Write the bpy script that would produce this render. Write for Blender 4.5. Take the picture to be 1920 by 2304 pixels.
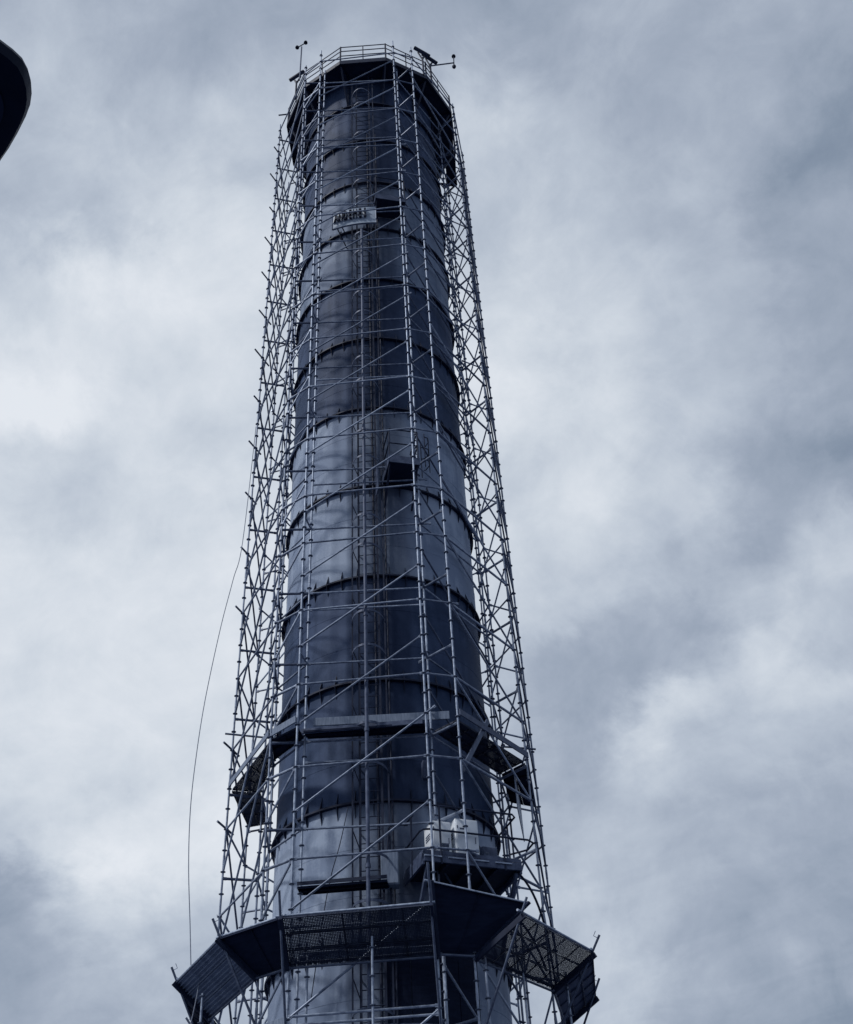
import bpy, bmesh, math, random
from mathutils import Vector, Matrix
random.seed(7)
R = math.radians
scene = bpy.context.scene
for o in list(bpy.data.objects): bpy.data.objects.remove(o)
COL = scene.collection

# ------------------------------------------------------------------ camera
CAMZ = 1.6
F_PX, PITCH, ROLL, YAW = 2509.39, 0.7050128, -0.0574011, 0.0557053
cp, sp = math.cos(PITCH), math.sin(PITCH)
FW = Vector((math.sin(YAW)*cp, math.cos(YAW)*cp, sp))
r0 = Vector((math.cos(YAW), -math.sin(YAW), 0)); u0 = r0.cross(FW)
RT = math.cos(ROLL)*r0 + math.sin(ROLL)*u0
UP = -math.sin(ROLL)*r0 + math.cos(ROLL)*u0
EYE = Vector((0, 0, CAMZ))
cam = bpy.data.cameras.new('camera'); cam_o = bpy.data.objects.new('camera', cam); COL.objects.link(cam_o)
M = Matrix((RT, UP, -FW)).transposed().to_4x4(); M.translation = EYE
cam_o.matrix_world = M
cam.sensor_fit = 'HORIZONTAL'; cam.sensor_width = 36.0; cam.lens = F_PX/1920*36
cam.clip_start = 0.05; cam.clip_end = 6000
scene.camera = cam_o
scene.render.resolution_x, scene.render.resolution_y = 853, 1024

# ------------------------------------------------------------------ pixel helpers (photo pixels -> directions -> points)
def ray(x, y): return RT*((x-960)/F_PX) - UP*((y-1152)/F_PX) + FW
def onz(x, y, z):            # world height z
    d = ray(x, y); return EYE + d*((z-CAMZ)/d.z)
def ony(x, y, Y):
    d = ray(x, y); return EYE + d*(Y/d.y)
def h_at(px, xy):            # world z where a vertical post at xy crosses photo row px
    lo, hi = -5.0, 60.0
    for _ in range(50):
        m = (lo+hi)/2; v = Vector((xy[0], xy[1], m)) - EYE
        y = 1152 - F_PX*v.dot(UP)/v.dot(FW)
        if y > px: lo = m
        else: hi = m
    return lo

# ------------------------------------------------------------------ sky, sun, exposure
SUN_AZ, SUN_EL = -64.0, 46.0     # azimuth measured from the stack's camera side, negative = left
sun_dir = Vector((math.sin(R(SUN_AZ))*math.cos(R(SUN_EL)), -math.cos(R(SUN_AZ))*math.cos(R(SUN_EL)), math.sin(R(SUN_EL))))
world = bpy.data.worlds.new('World'); scene.world = world; world.use_nodes = True
nt = world.node_tree; N = nt.nodes; Lk = nt.links; N.clear()
def nd(t, **k):
    n = N.new(t)
    for a, b in k.items(): setattr(n, a, b)
    return n
def math_n(op, a, b=None, c=None, clamp=False):
    n = nd('ShaderNodeMath', operation=op, use_clamp=clamp)
    for i, v in enumerate((a, b, c)):
        if v is None: continue
        if isinstance(v, (int, float)): n.inputs[i].default_value = v
        else: Lk.new(v, n.inputs[i])
    return n.outputs[0]
out = nd('ShaderNodeOutputWorld'); bg = nd('ShaderNodeBackground'); bg.inputs['Strength'].default_value = 0.1
Lk.new(bg.outputs[0], out.inputs[0])
sky = nd('ShaderNodeTexSky', sky_type='NISHITA'); sky.sun_disc = False
sky.sun_elevation = R(SUN_EL); sky.sun_rotation = math.atan2(sun_dir.x, sun_dir.y)
tc = nd('ShaderNodeTexCoord'); DIRV = tc.outputs['Generated']
sep = nd('ShaderNodeSeparateXYZ'); Lk.new(DIRV, sep.inputs[0])
zc = math_n('MAXIMUM', sep.outputs[2], 0.10)
zc = math_n('ADD', zc, 0.12)
px_ = math_n('DIVIDE', sep.outputs[0], zc); py_ = math_n('DIVIDE', sep.outputs[1], zc)
comb = nd('ShaderNodeCombineXYZ'); Lk.new(px_, comb.inputs[0]); Lk.new(py_, comb.inputs[1])
def noise(vec, scale, detail, rough, dist=0.0, loc=(0,0,0), rot=0.0, scl=(1,1,1)):
    mp = nd('ShaderNodeMapping'); mp.inputs['Location'].default_value = loc
    mp.inputs['Rotation'].default_value = (0, 0, rot); mp.inputs['Scale'].default_value = scl
    Lk.new(vec, mp.inputs[0]); mp.inputs['Scale'].default_value = (1, 1, 1)
    m2 = nd('ShaderNodeMapping'); m2.inputs['Scale'].default_value = scl; Lk.new(mp.outputs[0], m2.inputs[0]); mp = m2   # turn first, then stretch
    n = nd('ShaderNodeTexNoise'); n.inputs['Scale'].default_value = scale; n.inputs['Detail'].default_value = detail
    n.inputs['Roughness'].default_value = rough; n.inputs['Distortion'].default_value = dist
    Lk.new(mp.outputs[0], n.inputs['Vector']); return n
# cloud brightness seen in the photograph, sampled on a loose grid: column x -> (y, level)
GRID = {100: ((100,168),(400,178),(620,206),(900,232),(1050,203),(1200,198),(1400,216),(1650,213),(1850,197),(2010,152),(2220,160)),
        300: ((100,164),(400,190),(600,226),(800,214),(1000,206),(1150,203),(1300,213),(1500,211),(1700,207),(1900,224),(2050,193),(2220,164)),
        520: ((100,162),(310,184),(600,216),(900,206),(1200,213),(1500,216),(1700,216),(1900,224),(2070,186),(2260,176)),
        820: ((0,163),(350,190),(900,205),(1500,205),(2100,190)),
        1130: ((100,161),(300,190),(500,196),(700,206),(900,224),(1100,206),(1400,192),(1700,172)),
        1310: ((60,163),(300,176),(500,181),(700,195),(900,211),(1050,217),(1200,201),(1370,190),(1500,164),(1700,170),(1900,176),(2100,192),(2270,184)),
        1510: ((60,160),(300,165),(500,174),(700,185),(900,191),(1050,196),(1200,191),(1300,178),(1400,159),(1500,170),(1600,207),(1710,190),(1820,176),(2000,181),(2110,171),(2260,165)),
        1710: ((60,162),(300,169),(500,176),(700,180),(900,177),(1000,168),(1110,166),(1210,164),(1310,182),(1400,202),(1500,207),(1600,196),(1720,185),(1900,172),(2100,168),(2260,154)),
        1890: ((60,156),(300,142),(500,156),(700,163),(900,164),(1000,150),(1070,161),(1200,186),(1300,191),(1400,185),(1500,180),(1600,190),(1720,180),(1900,165),(2100,157),(2260,138))}
def scaled(sock, k):
    a = nd('ShaderNodeVectorMath', operation='SUBTRACT'); Lk.new(sock, a.inputs[0]); a.inputs[1].default_value = (.5,.5,.5)
    b_ = nd('ShaderNodeVectorMath', operation='SCALE'); Lk.new(a.outputs[0], b_.inputs[0]); b_.inputs['Scale'].default_value = k; return b_.outputs[0]
warp = noise(DIRV, 4.5, 8, 0.62, 0.3, (1.3, 0.4, 2.2))
wa = nd('ShaderNodeVectorMath', operation='ADD'); Lk.new(DIRV, wa.inputs[0]); Lk.new(scaled(warp.outputs['Color'], .24), wa.inputs[1])
def dotp(vec):
    n_ = nd('ShaderNodeVectorMath', operation='DOT_PRODUCT'); Lk.new(wa.outputs[0], n_.inputs[0]); n_.inputs[1].default_value = vec; return n_.outputs['Value']
su, sv = dotp(RT), dotp(UP)               # two fixed directions across the sky dome
def uv_of(x, y): d = ray(x, y).normalized(); return d.dot(RT), d.dot(UP)
V0, V1 = -.60, .60
vn = nd('ShaderNodeMapRange'); vn.inputs[1].default_value = V0; vn.inputs[2].default_value = V1; Lk.new(sv, vn.inputs[0])
lev = None; pu = None
for gx, colm in GRID.items():
    rp_ = nd('ShaderNodeValToRGB'); rp_.color_ramp.interpolation = 'EASE'; Lk.new(vn.outputs[0], rp_.inputs[0])
    pts_ = sorted(((uv_of(gx, gy)[1]-V0)/(V1-V0), lv/255) for gy, lv in colm)
    for i_, (t_, l_) in enumerate(pts_):
        e = rp_.color_ramp.elements[0] if i_ == 0 else rp_.color_ramp.elements[-1] if i_ == len(pts_)-1 else rp_.color_ramp.elements.new(t_)
        e.position = t_; e.color = (l_, l_, l_, 1)
    u_ = uv_of(gx, 1152)[0]
    if lev is None: lev = rp_.outputs[0]
    else:
        mr = nd('ShaderNodeMapRange', interpolation_type='SMOOTHSTEP'); mr.inputs[1].default_value = pu; mr.inputs[2].default_value = u_; Lk.new(su, mr.inputs[0])
        mx_ = nd('ShaderNodeMixRGB'); Lk.new(mr.outputs[0], mx_.inputs[0]); Lk.new(lev, mx_.inputs[1]); Lk.new(rp_.outputs[0], mx_.inputs[2]); lev = mx_.outputs[0]
    pu = u_
lev = math_n('MULTIPLY', lev, 255.0)
n1 = noise(DIRV, 6.5, 10, 0.62, 0.4, (3.1, 1.7, 0.6))
n2 = noise(comb.outputs[0], 6.0, 7, 0.56, 0.6, (0.3, 5.2, 0), R(52), (.6, 1, 1))
n3 = noise(DIRV, 17.0, 8, 0.64, 0.7, (6.1, 0.7, 3.3))
lev = math_n('MULTIPLY_ADD', math_n('SUBTRACT', n1.outputs[0], .5), 62.0, lev)
lev = math_n('MULTIPLY_ADD', math_n('SUBTRACT', n2.outputs[0], .5), 34.0, lev)
lev = math_n('MULTIPLY_ADD', math_n('SUBTRACT', n3.outputs[0], .5), 24.0, lev)
lev = math_n('ADD', lev, 7.0)
val = math_n('DIVIDE', lev, 255.0)
ramp = nd('ShaderNodeValToRGB'); Lk.new(val, ramp.inputs[0]); cr = ramp.color_ramp
def lin(c): c /= 255; return c/12.92 if c <= .04045 else ((c+.055)/1.055)**2.4
stops = [(110,(91,105,132)),(150,(135,149,168)),(175,(163,174,191)),(195,(186,196,210)),(215,(209,217,227)),(238,(230,235,242))]
for i_, (g_, c_) in enumerate(stops):
    e = cr.elements[0] if i_ == 0 else cr.elements[-1] if i_ == len(stops)-1 else cr.elements.new(g_/255)
    e.position = g_/255; e.color = (*[lin(q) for q in c_], 1)
cl10 = nd('ShaderNodeVectorMath', operation='SCALE'); Lk.new(ramp.outputs[0], cl10.inputs[0]); cl10.inputs['Scale'].default_value = 10.0
mix = nd('ShaderNodeMixRGB'); mix.inputs[0].default_value = 0.96
Lk.new(sky.outputs[0], mix.inputs[1]); Lk.new(cl10.outputs[0], mix.inputs[2]); Lk.new(mix.outputs[0], bg.inputs['Color'])
world.cycles.sampling_method = 'MANUAL'; world.cycles.sample_map_resolution = 512

sun = bpy.data.lights.new('sun', 'SUN'); sun.energy = 2.3; sun.angle = R(6.0); sun.color = (1.0, 0.99, 0.97)
sun_o = bpy.data.objects.new('sun', sun); COL.objects.link(sun_o)
sun_o.rotation_euler = sun_dir.to_track_quat('Z', 'Y').to_euler(); sun_o.location = (-20, 10, 60)
scene.view_settings.view_transform = 'Standard'; scene.view_settings.look = 'None'
scene.view_settings.exposure = 0.0; scene.view_settings.gamma = 1.0

# ------------------------------------------------------------------ materials
MATS = {}
def mat(name, c0, c1, scale=6.0, rough=0.55, metal=0.0, bump=0.1, stretch=(1,1,1), detail=6, rvar=0.12, contrast=(.35,.65), spec=0.5):
    m = bpy.data.materials.new(name); m.use_nodes = True; t = m.node_tree; n = t.nodes; l = t.links
    b = n['Principled BSDF']; tcn = n.new('ShaderNodeTexCoord'); mp = n.new('ShaderNodeMapping'); mp.inputs['Scale'].default_value = stretch
    l.new(tcn.outputs['Object'], mp.inputs[0])
    ns = n.new('ShaderNodeTexNoise'); ns.inputs['Scale'].default_value = scale; ns.inputs['Detail'].default_value = detail; ns.inputs['Roughness'].default_value = .62
    l.new(mp.outputs[0], ns.inputs['Vector'])
    rp = n.new('ShaderNodeValToRGB'); rp.color_ramp.elements[0].position = contrast[0]; rp.color_ramp.elements[1].position = contrast[1]
    rp.color_ramp.elements[0].color = (*c0, 1); rp.color_ramp.elements[1].color = (*c1, 1)
    l.new(ns.outputs[0], rp.inputs[0]); l.new(rp.outputs[0], b.inputs['Base Color'])
    mr = n.new('ShaderNodeMapRange'); mr.inputs[3].default_value = rough-rvar; mr.inputs[4].default_value = rough+rvar
    l.new(ns.outputs[0], mr.inputs[0]); l.new(mr.outputs[0], b.inputs['Roughness'])
    b.inputs['Metallic'].default_value = metal; b.inputs['Specular IOR Level'].default_value = spec
    if bump:
        bp = n.new('ShaderNodeBump'); bp.inputs['Strength'].default_value = bump; bp.inputs['Distance'].default_value = .02
        l.new(ns.outputs[0], bp.inputs['Height']); l.new(bp.outputs[0], b.inputs['Normal'])
    MATS[name] = m; return m
mat('galv', (.17,.21,.30), (.37,.43,.54), 9, .46, .3, .05, rvar=.15)
mat('galv_old', (.075,.10,.165), (.20,.245,.335), 9, .55, .25, .08, rvar=.15)
mat('galv_worn_backlit', (.11,.14,.215), (.27,.32,.42), 9, .5, .3, .06, rvar=.15)
mat('galv_dark', (.045,.062,.115), (.11,.14,.21), 7, .5, .3, .06)
mat('steel_dark', (.005,.011,.034), (.014,.023,.055), 5, .6, 0, .08, spec=.25)
mat('steel_mid', (.035,.050,.100), (.085,.11,.18), 6, .55, .1, .06, spec=.3)
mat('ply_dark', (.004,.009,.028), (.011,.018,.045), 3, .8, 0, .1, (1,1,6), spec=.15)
mat('board', (.10,.135,.205), (.205,.25,.34), 3, .8, 0, .15, (8,1,1))
mat('white_cabinet', (.60,.65,.72), (.78,.81,.85), 1.2, .4, 0, .02)
mat('alu_plank', (.14,.18,.26), (.26,.31,.41), 5, .55, .2, .06)
mat('grille', (.05,.07,.12), (.10,.12,.18), 30, .6, .2, .1)
mat('rope', (.16,.19,.26), (.26,.29,.36), 30, .9, 0, .1)
mat('lamp_shell', (.003,.008,.024), (.006,.012,.032), 8, .5, 0, .03, spec=.15)
mat('ground', (.018,.030,.070), (.045,.062,.115), .35, .9, 0, .2)
mat('paving', (.025,.038,.080), (.055,.075,.125), 1.3, .9, 0, .2)
mat('sign_face', (.25,.31,.40), (.34,.40,.49), 2, .6, 0, .04)
mat('letter_lit_white', (.70,.74,.80), (.82,.85,.88), 2, .5, 0, .0)

def shell_mat(name, c_dirt, c_clean, streak):
    """painted stack plate: large blotches, vertical rain streaks, horizontal plate seams, fine grain."""
    m = bpy.data.materials.new(name); m.use_nodes = True; t = m.node_tree; n = t.nodes; l = t.links; b = n['Principled BSDF']
    tcn = n.new('ShaderNodeTexCoord')
    def nz(scale, st, det=6, ro=.6):
        mp = n.new('ShaderNodeMapping'); mp.inputs['Scale'].default_value = st; l.new(tcn.outputs['Object'], mp.inputs[0])
        x = n.new('ShaderNodeTexNoise'); x.inputs['Scale'].default_value = scale; x.inputs['Detail'].default_value = det; x.inputs['Roughness'].default_value = ro
        l.new(mp.outputs[0], x.inputs['Vector']); return x.outputs[0]
    def mth(op, a, b_):
        x = n.new('ShaderNodeMath'); x.operation = op
        for i, v in enumerate((a, b_)):
            if isinstance(v, (int, float)): x.inputs[i].default_value = v
            else: l.new(v, x.inputs[i])
        return x.outputs[0]
    big = nz(.55, (1,1,1)); st = nz(4.5, (1,1,.07), 5); fine = nz(22, (1,1,1), 4)
    v = mth('ADD', mth('MULTIPLY', big, .55), mth('ADD', mth('MULTIPLY', st, streak), mth('MULTIPLY', fine, .12)))
    rp = n.new('ShaderNodeValToRGB'); lo = .335+streak*.36; hi = .335+streak*.64+.02
    rp.color_ramp.elements[0].position = lo; rp.color_ramp.elements[1].position = hi
    rp.color_ramp.elements[0].color = (*c_dirt, 1); rp.color_ramp.elements[1].color = (*c_clean, 1)
    l.new(v, rp.inputs[0])
    # darker vertical band down the plates around the ladder
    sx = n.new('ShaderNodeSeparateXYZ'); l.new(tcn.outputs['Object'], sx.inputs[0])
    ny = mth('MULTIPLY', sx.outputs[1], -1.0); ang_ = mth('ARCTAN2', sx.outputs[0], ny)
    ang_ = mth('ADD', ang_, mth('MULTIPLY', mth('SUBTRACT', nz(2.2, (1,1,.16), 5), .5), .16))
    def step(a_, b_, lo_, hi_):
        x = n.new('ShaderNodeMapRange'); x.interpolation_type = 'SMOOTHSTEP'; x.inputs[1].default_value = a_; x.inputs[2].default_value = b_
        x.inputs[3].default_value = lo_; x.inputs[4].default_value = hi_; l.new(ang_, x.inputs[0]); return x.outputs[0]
    ladder_band = mth('ADD', mth('MULTIPLY', mth('MULTIPLY', step(-.36,-.29,0,1), step(.24,.44,1,0)), .34), mth('MULTIPLY', mth('MULTIPLY', step(-.06,.04,0,1), step(.20,.34,1,0)), .26))
    sm = n.new('ShaderNodeMixRGB'); l.new(ladder_band, sm.inputs[0]); l.new(rp.outputs[0], sm.inputs[1]); sm.inputs[2].default_value = (.008, .016, .045, 1)
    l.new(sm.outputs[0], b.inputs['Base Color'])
    b.inputs['Roughness'].default_value = .62; b.inputs['Specular IOR Level'].default_value = .10
    dent = nz(1.1, (1,1,1), 2, .4)
    hgt = mth('ADD', mth('MULTIPLY', dent, 1.0), mth('MULTIPLY', fine, .05))
    bp = n.new('ShaderNodeBump'); bp.inputs['Strength'].default_value = .14; bp.inputs['Distance'].default_value = .10
    l.new(hgt, bp.inputs['Height']); l.new(bp.outputs[0], b.inputs['Normal'])
    MATS[name] = m
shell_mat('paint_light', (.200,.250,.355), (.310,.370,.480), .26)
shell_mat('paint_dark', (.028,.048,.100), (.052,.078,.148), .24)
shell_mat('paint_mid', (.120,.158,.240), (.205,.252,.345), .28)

def perf_mat(name, col0, col1, pitch, hole):
    """perforated plank: real see-through holes in a regular punched grid."""
    m = mat(name, col0, col1, 5, .6, .2, .05); t = m.node_tree; n = t.nodes; l = t.links; b = n['Principled BSDF']
    tcn = n.new('ShaderNodeTexCoord'); vo = n.new('ShaderNodeTexVoronoi'); vo.inputs['Scale'].default_value = 1/pitch; vo.inputs['Randomness'].default_value = .15
    vo.voronoi_dimensions = '2D'; l.new(tcn.outputs['UV'], vo.inputs['Vector'])
    lt = n.new('ShaderNodeMath'); lt.operation = 'LESS_THAN'; l.new(vo.outputs['Distance'], lt.inputs[0]); lt.inputs[1].default_value = hole
    tr = n.new('ShaderNodeBsdfTransparent'); mx = n.new('ShaderNodeMixShader'); o = n['Material Output']
    l.new(lt.outputs[0], mx.inputs[0]); l.new(b.outputs[0], mx.inputs[1]); l.new(tr.outputs[0], mx.inputs[2]); l.new(mx.outputs[0], o.inputs['Surface'])
perf_mat('mesh_plank', (.008,.015,.040), (.020,.031,.068), .030, .24)
perf_mat('mesh_plank_open', (.014,.024,.058), (.032,.046,.09), .024, .34)

# ------------------------------------------------------------------ mesh helpers
def obj(name, me, m=None, parent=None, loc=None):
    o = bpy.data.objects.new(name, me); COL.objects.link(o)
    if m and me and not me.materials: me.materials.append(MATS[m])
    if parent: o.parent = parent
    if loc is not None: o.location = loc
    return o
def empty(name, label, cat, loc=(0,0,0), group=None, rz=0):
    o = bpy.data.objects.new(name, None); COL.objects.link(o); o.location = loc; o.rotation_euler.z = rz
    o['label'] = label; o['category'] = cat
    if group: o['group'] = group
    o.empty_display_size = .2
    return o
def tag(o, label, cat, group=None):
    o['label'] = label; o['category'] = cat
    if group: o['group'] = group
    return o
class MB:
    def __init__(s): s.v = []; s.f = []; s.uv = {}
    def add(s, vs, fs):
        k = len(s.v); s.v += [tuple(v) for v in vs]; s.f += [tuple(i+k for i in f) for f in fs]
    def hexa(s, p):   # 8 points bottom quad 0-3, top quad 4-7
        s.add(p, [(3,2,1,0),(4,5,6,7),(0,1,5,4),(1,2,6,5),(2,3,7,6),(3,0,4,7)])
    def box(s, c, d, ax=(1,0,0), ay=(0,1,0), az=(0,0,1)):
        c = Vector(c); ax, ay, az = Vector(ax)*d[0]/2, Vector(ay)*d[1]/2, Vector(az)*d[2]/2
        s.hexa([c-ax-ay-az, c+ax-ay-az, c+ax+ay-az, c-ax+ay-az, c-ax-ay+az, c+ax-ay+az, c+ax+ay+az, c-ax+ay+az])
    def tube(s, a, b, r, n=8, r2=None):
        a, b = Vector(a), Vector(b); d = (b-a).normalized(); x = d.orthogonal().normalized(); y = d.cross(x); r2 = r if r2 is None else r2
        vs = []
        for p, q in ((a, r), (b, r2)):
            for i in range(n):
                t = 2*math.pi*i/n; vs.append(p + x*(q*math.cos(t)) + y*(q*math.sin(t)))
        s.add(vs, [(i, (i+1) % n, n+(i+1) % n, n+i) for i in range(n)] + [tuple(range(n-1, -1, -1)), tuple(range(n, 2*n))])
    def path(s, pts, r, n=8, closed=False):
        pts = [Vector(p) for p in pts]; k = len(pts); vs = []; ref = None
        for i, p in enumerate(pts):
            a = pts[(i-1) % k] if (closed or i > 0) else p; b = pts[(i+1) % k] if (closed or i < k-1) else p
            d = (b-a).normalized()
            if ref is None: ref = d.orthogonal().normalized()
            x = (ref - d*ref.dot(d)).normalized(); ref = x; y = d.cross(x)
            for j in range(n):
                t = 2*math.pi*j/n; vs.append(p + x*(r*math.cos(t)) + y*(r*math.sin(t)))
        fs = []
        for i in range(k if closed else k-1):
            for j in range(n):
                i2 = (i+1) % k; fs.append((i*n+j, i*n+(j+1) % n, i2*n+(j+1) % n, i2*n+j))
        if not closed: fs += [tuple(range(n-1, -1, -1)), tuple((k-1)*n+j for j in range(n))]
        s.add(vs, fs)
    def mesh(s, name, m=None, smooth=False):
        me = bpy.data.meshes.new(name); me.from_pydata(s.v, [], s.f); me.update()
        if m: me.materials.append(MATS[m])
        if smooth:
            me.polygons.foreach_set('use_smooth', [True]*len(me.polygons)); me.update()
            try: me.set_sharp_from_angle(angle=R(40))
            except Exception: pass
        return me
    def build(s, name, m, parent=None, smooth=False): return obj(name, s.mesh(name, m, smooth), None, parent)
def quick_box(name, m, parent, c, d, ax=(1,0,0), ay=(0,1,0), az=(0,0,1), bevel=0.0):
    b = MB(); b.box(c, d, ax, ay, az); o = b.build(name, m, parent)
    if bevel:
        md = o.modifiers.new('b', 'BEVEL'); md.width = bevel; md.segments = 3
        for p in o.data.polygons: p.use_smooth = True
        md.harden_normals = False
    return o
def quick_tube(name, m, parent, a, b, r, n=10): 
    k = MB(); k.tube(a, b, r, n); return k.build(name, m, parent, True)

# ------------------------------------------------------------------ ground
DX, DY = 0.0, 24.6                      # stack axis
R_T, R_F = 2.54, 2.64                   # shell and flange radius
def pol(th, r, z):                      # th in degrees, 0 = towards the camera, positive = right
    return Vector((DX + r*math.sin(R(th)), DY - r*math.cos(R(th)), z))
b = MB(); b.add([(-3000,-3000,0),(3000,-3000,0),(3000,3000,0),(-3000,3000,0)], [(0,1,2,3)])
g = b.build('ground', 'ground'); g['kind'] = 'structure'
b = MB(); k = 64
b.add([pol(i*360/k, 9.0, .012) for i in range(k)], [tuple(range(k))]); pv = b.build('pavement', 'paving'); pv['kind'] = 'structure'

# ------------------------------------------------------------------ chimney stack
stack = empty('chimney_stack', 'tall round steel chimney stack painted in light and dark bands, ringed by bolted flanges', 'chimney', (DX, DY, 0))
INV = Matrix.Translation((-DX, -DY, 0))
def loc(p): return Vector((p[0]-DX, p[1]-DY, p[2]))
RINGS = [h+CAMZ for h in (39.02, 36.5, 33.82, 31.12, 28.46, 25.62, 22.66, 19.70, 16.72, 13.72, 10.73, 7.73, 4.75, 1.75)]
TOPZ = 41.25+CAMZ
ztops = [TOPZ] + RINGS; zbots = RINGS + [0.0]
band = ['paint_dark','paint_dark','paint_dark','paint_mid','paint_mid','paint_dark','paint_dark','paint_light','paint_light','paint_dark','paint_dark','paint_light','paint_light','paint_dark','paint_dark']
def ring_mesh(prof, n=96):               # prof: list of (r,z) -> lathe, open profile
    b = MB(); vs = []; fs = []
    for i in range(n):
        t = 2*math.pi*i/n
        for r, z in prof: vs.append((r*math.sin(t), -r*math.cos(t), z))
    m = len(prof)
    for i in range(n):
        i2 = (i+1) % n
        for j in range(m-1): fs.append((i*m+j, i2*m+j, i2*m+j+1, i*m+j+1))
    b.add(vs, fs); return b
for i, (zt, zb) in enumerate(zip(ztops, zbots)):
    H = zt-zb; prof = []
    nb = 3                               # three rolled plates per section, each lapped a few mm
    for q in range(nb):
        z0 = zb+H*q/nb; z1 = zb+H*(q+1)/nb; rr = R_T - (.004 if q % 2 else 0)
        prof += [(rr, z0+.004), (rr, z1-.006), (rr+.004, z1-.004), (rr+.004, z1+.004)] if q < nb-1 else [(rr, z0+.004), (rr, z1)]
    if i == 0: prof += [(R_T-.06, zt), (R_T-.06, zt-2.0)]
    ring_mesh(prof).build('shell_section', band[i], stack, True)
gus_up, gus_dn = MB(), MB()
def gus_mesh(up):
    s = 1 if up else -1; b = MB(); L = .30; w = .006
    vs = []
    for x in (-w, w): vs += [(x, 0, s*.022), (x, -.095, s*.022), (x, -.085, s*.06), (x, 0, s*(.02+L))]
    b.add(vs, [(0,1,2,3),(7,6,5,4),(0,4,5,1),(1,5,6,2),(2,6,7,3),(3,7,4,0)]); return b.mesh('gusset', 'steel_dark')
GU, GD = gus_mesh(True), gus_mesh(False)
rest = MB(); ng = 0
for i, z in enumerate(RINGS):
    fl = ring_mesh([(R_T-.002, z+.022), (R_F, z+.022), (R_F, z-.022), (R_T-.002, z-.022)]).build('flange', 'steel_dark', stack, False)
    for j in range(40):
        th = -180 + j*9.0 + 2.0 + (i % 3)*1.5
        front = abs(th) < 100
        for up, me in ((1, GU), (0, GD)):
            if 6 <= i <= 12 and front:
                o = bpy.data.objects.new('gusset', me); COL.objects.link(o); o.parent = fl
                p = pol(th, R_T, z); o.location = loc(p); o.rotation_euler.z = R(th); ng += 1
            elif front or j % 2 == 0:
                k = Matrix.Translation(loc(pol(th, R_T, z))) @ Matrix.Rotation(R(th), 4, 'Z')
                rest.add([k @ v.co for v in me.vertices], [tuple(p.vertices) for p in me.polygons])
o = rest.build('gussets', 'steel_dark', stack); o['kind'] = 'stuff'
# dark plates right of the ladder, low on the stack, framed by a lipped edge
for i in range(4):
    t0, t1 = -1.5+i*11.2, -1.5+(i+1)*11.2-.35; b = MB()
    for j in range(3):
        a0, a1 = t0+(t1-t0)*j/3, t0+(t1-t0)*(j+1)/3; z0, z1 = 6.25+CAMZ, 7.60+CAMZ
        q = [loc(pol(t, r, z)) for z in (z0, z1) for t, r in ((a0, R_T+.035), (a1, R_T+.035), (a1, R_T+.002), (a0, R_T+.002))]
        b.hexa(q)
    b.build('dark_plate', 'ply_dark', stack)
b = MB(); b.path([loc(pol(-1.8+45*i/16, R_T+.03, 6.22+CAMZ)) for i in range(17)], .035, 6); b.build('plate_lip', 'steel_mid', stack, True)
# base ring of the stack on its plinth
ring_mesh([(R_T, .9), (R_T+.35, .25), (R_T+.35, .0)]).build('base_skirt', 'steel_dark', stack)

# ------------------------------------------------------------------ scaffold
scaf = empty('scaffold', 'tall galvanised tube scaffold standing all round the chimney stack', 'scaffold', (DX, DY, 0))
O = dict(L2b=(-3.42,26.1), L1=(-3.63,24.07), L3=(-2.46,21.7), FL=(-1.85,21.2), FR=(.90,20.87), FR2=(1.59,21.05), R1=(3.25,23.1), R2=(3.77,25.54), B1=(3.0,27.2), B2=(1.3,28.25), B3=(-1.4,28.25), B4=(-2.75,27.3))
I = dict(L2i=(-2.85,25.9), L4=(-2.87,24.25), L5=(-2.49,22.75), FLi=(-1.72,21.7), FRi=(1.03,21.58), Rb1=(2.68,23.72), Rb2=(2.99,25.14),
         B1i=(2.55,26.7), B2i=(1.1,27.55), B3i=(-1.2,27.55), B4i=(-2.25,26.75))
A = {}; A.update(O); A.update(I)
TR = .0238
TOPH = dict(L1=41.2, L3=41.3, FL=41.6, FR=41.6, FR2=41.5, R1=41.0, R2=41.4, L2b=40.2, FRi=41.2, FLi=41.0)
def P(k, h): return Vector((A[k][0], A[k][1], h+CAMZ))
ros = MB()
def ros_mesh():
    b = MB(); n = 8; prof = [(.024, .020), (.031, .016), (.031, .006), (.060, .005), (.060, -.005), (.031, -.006), (.031, -.016), (.024, -.020)]
    vs = []; fs = []
    for i in range(n):
        t = 2*math.pi*(i+.5)/n
        for r, z in prof: vs.append((r*math.cos(t), r*math.sin(t), z))
    m = len(prof)
    for i in range(n):
        for j in range(m-1): fs.append((i*m+j+1, ((i+1) % n)*m+j+1, ((i+1) % n)*m+j, i*m+j))
    b.add(vs, fs); return b.mesh('rosette', 'galv_dark')
ROS = ros_mesh(); rosette_rest = MB(); nros = 0
NEAR = ('FL', 'FLi', 'FR', 'FRi', 'FR2', 'L3', 'L1', 'R1', 'R2')
std_obj = {}
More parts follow.
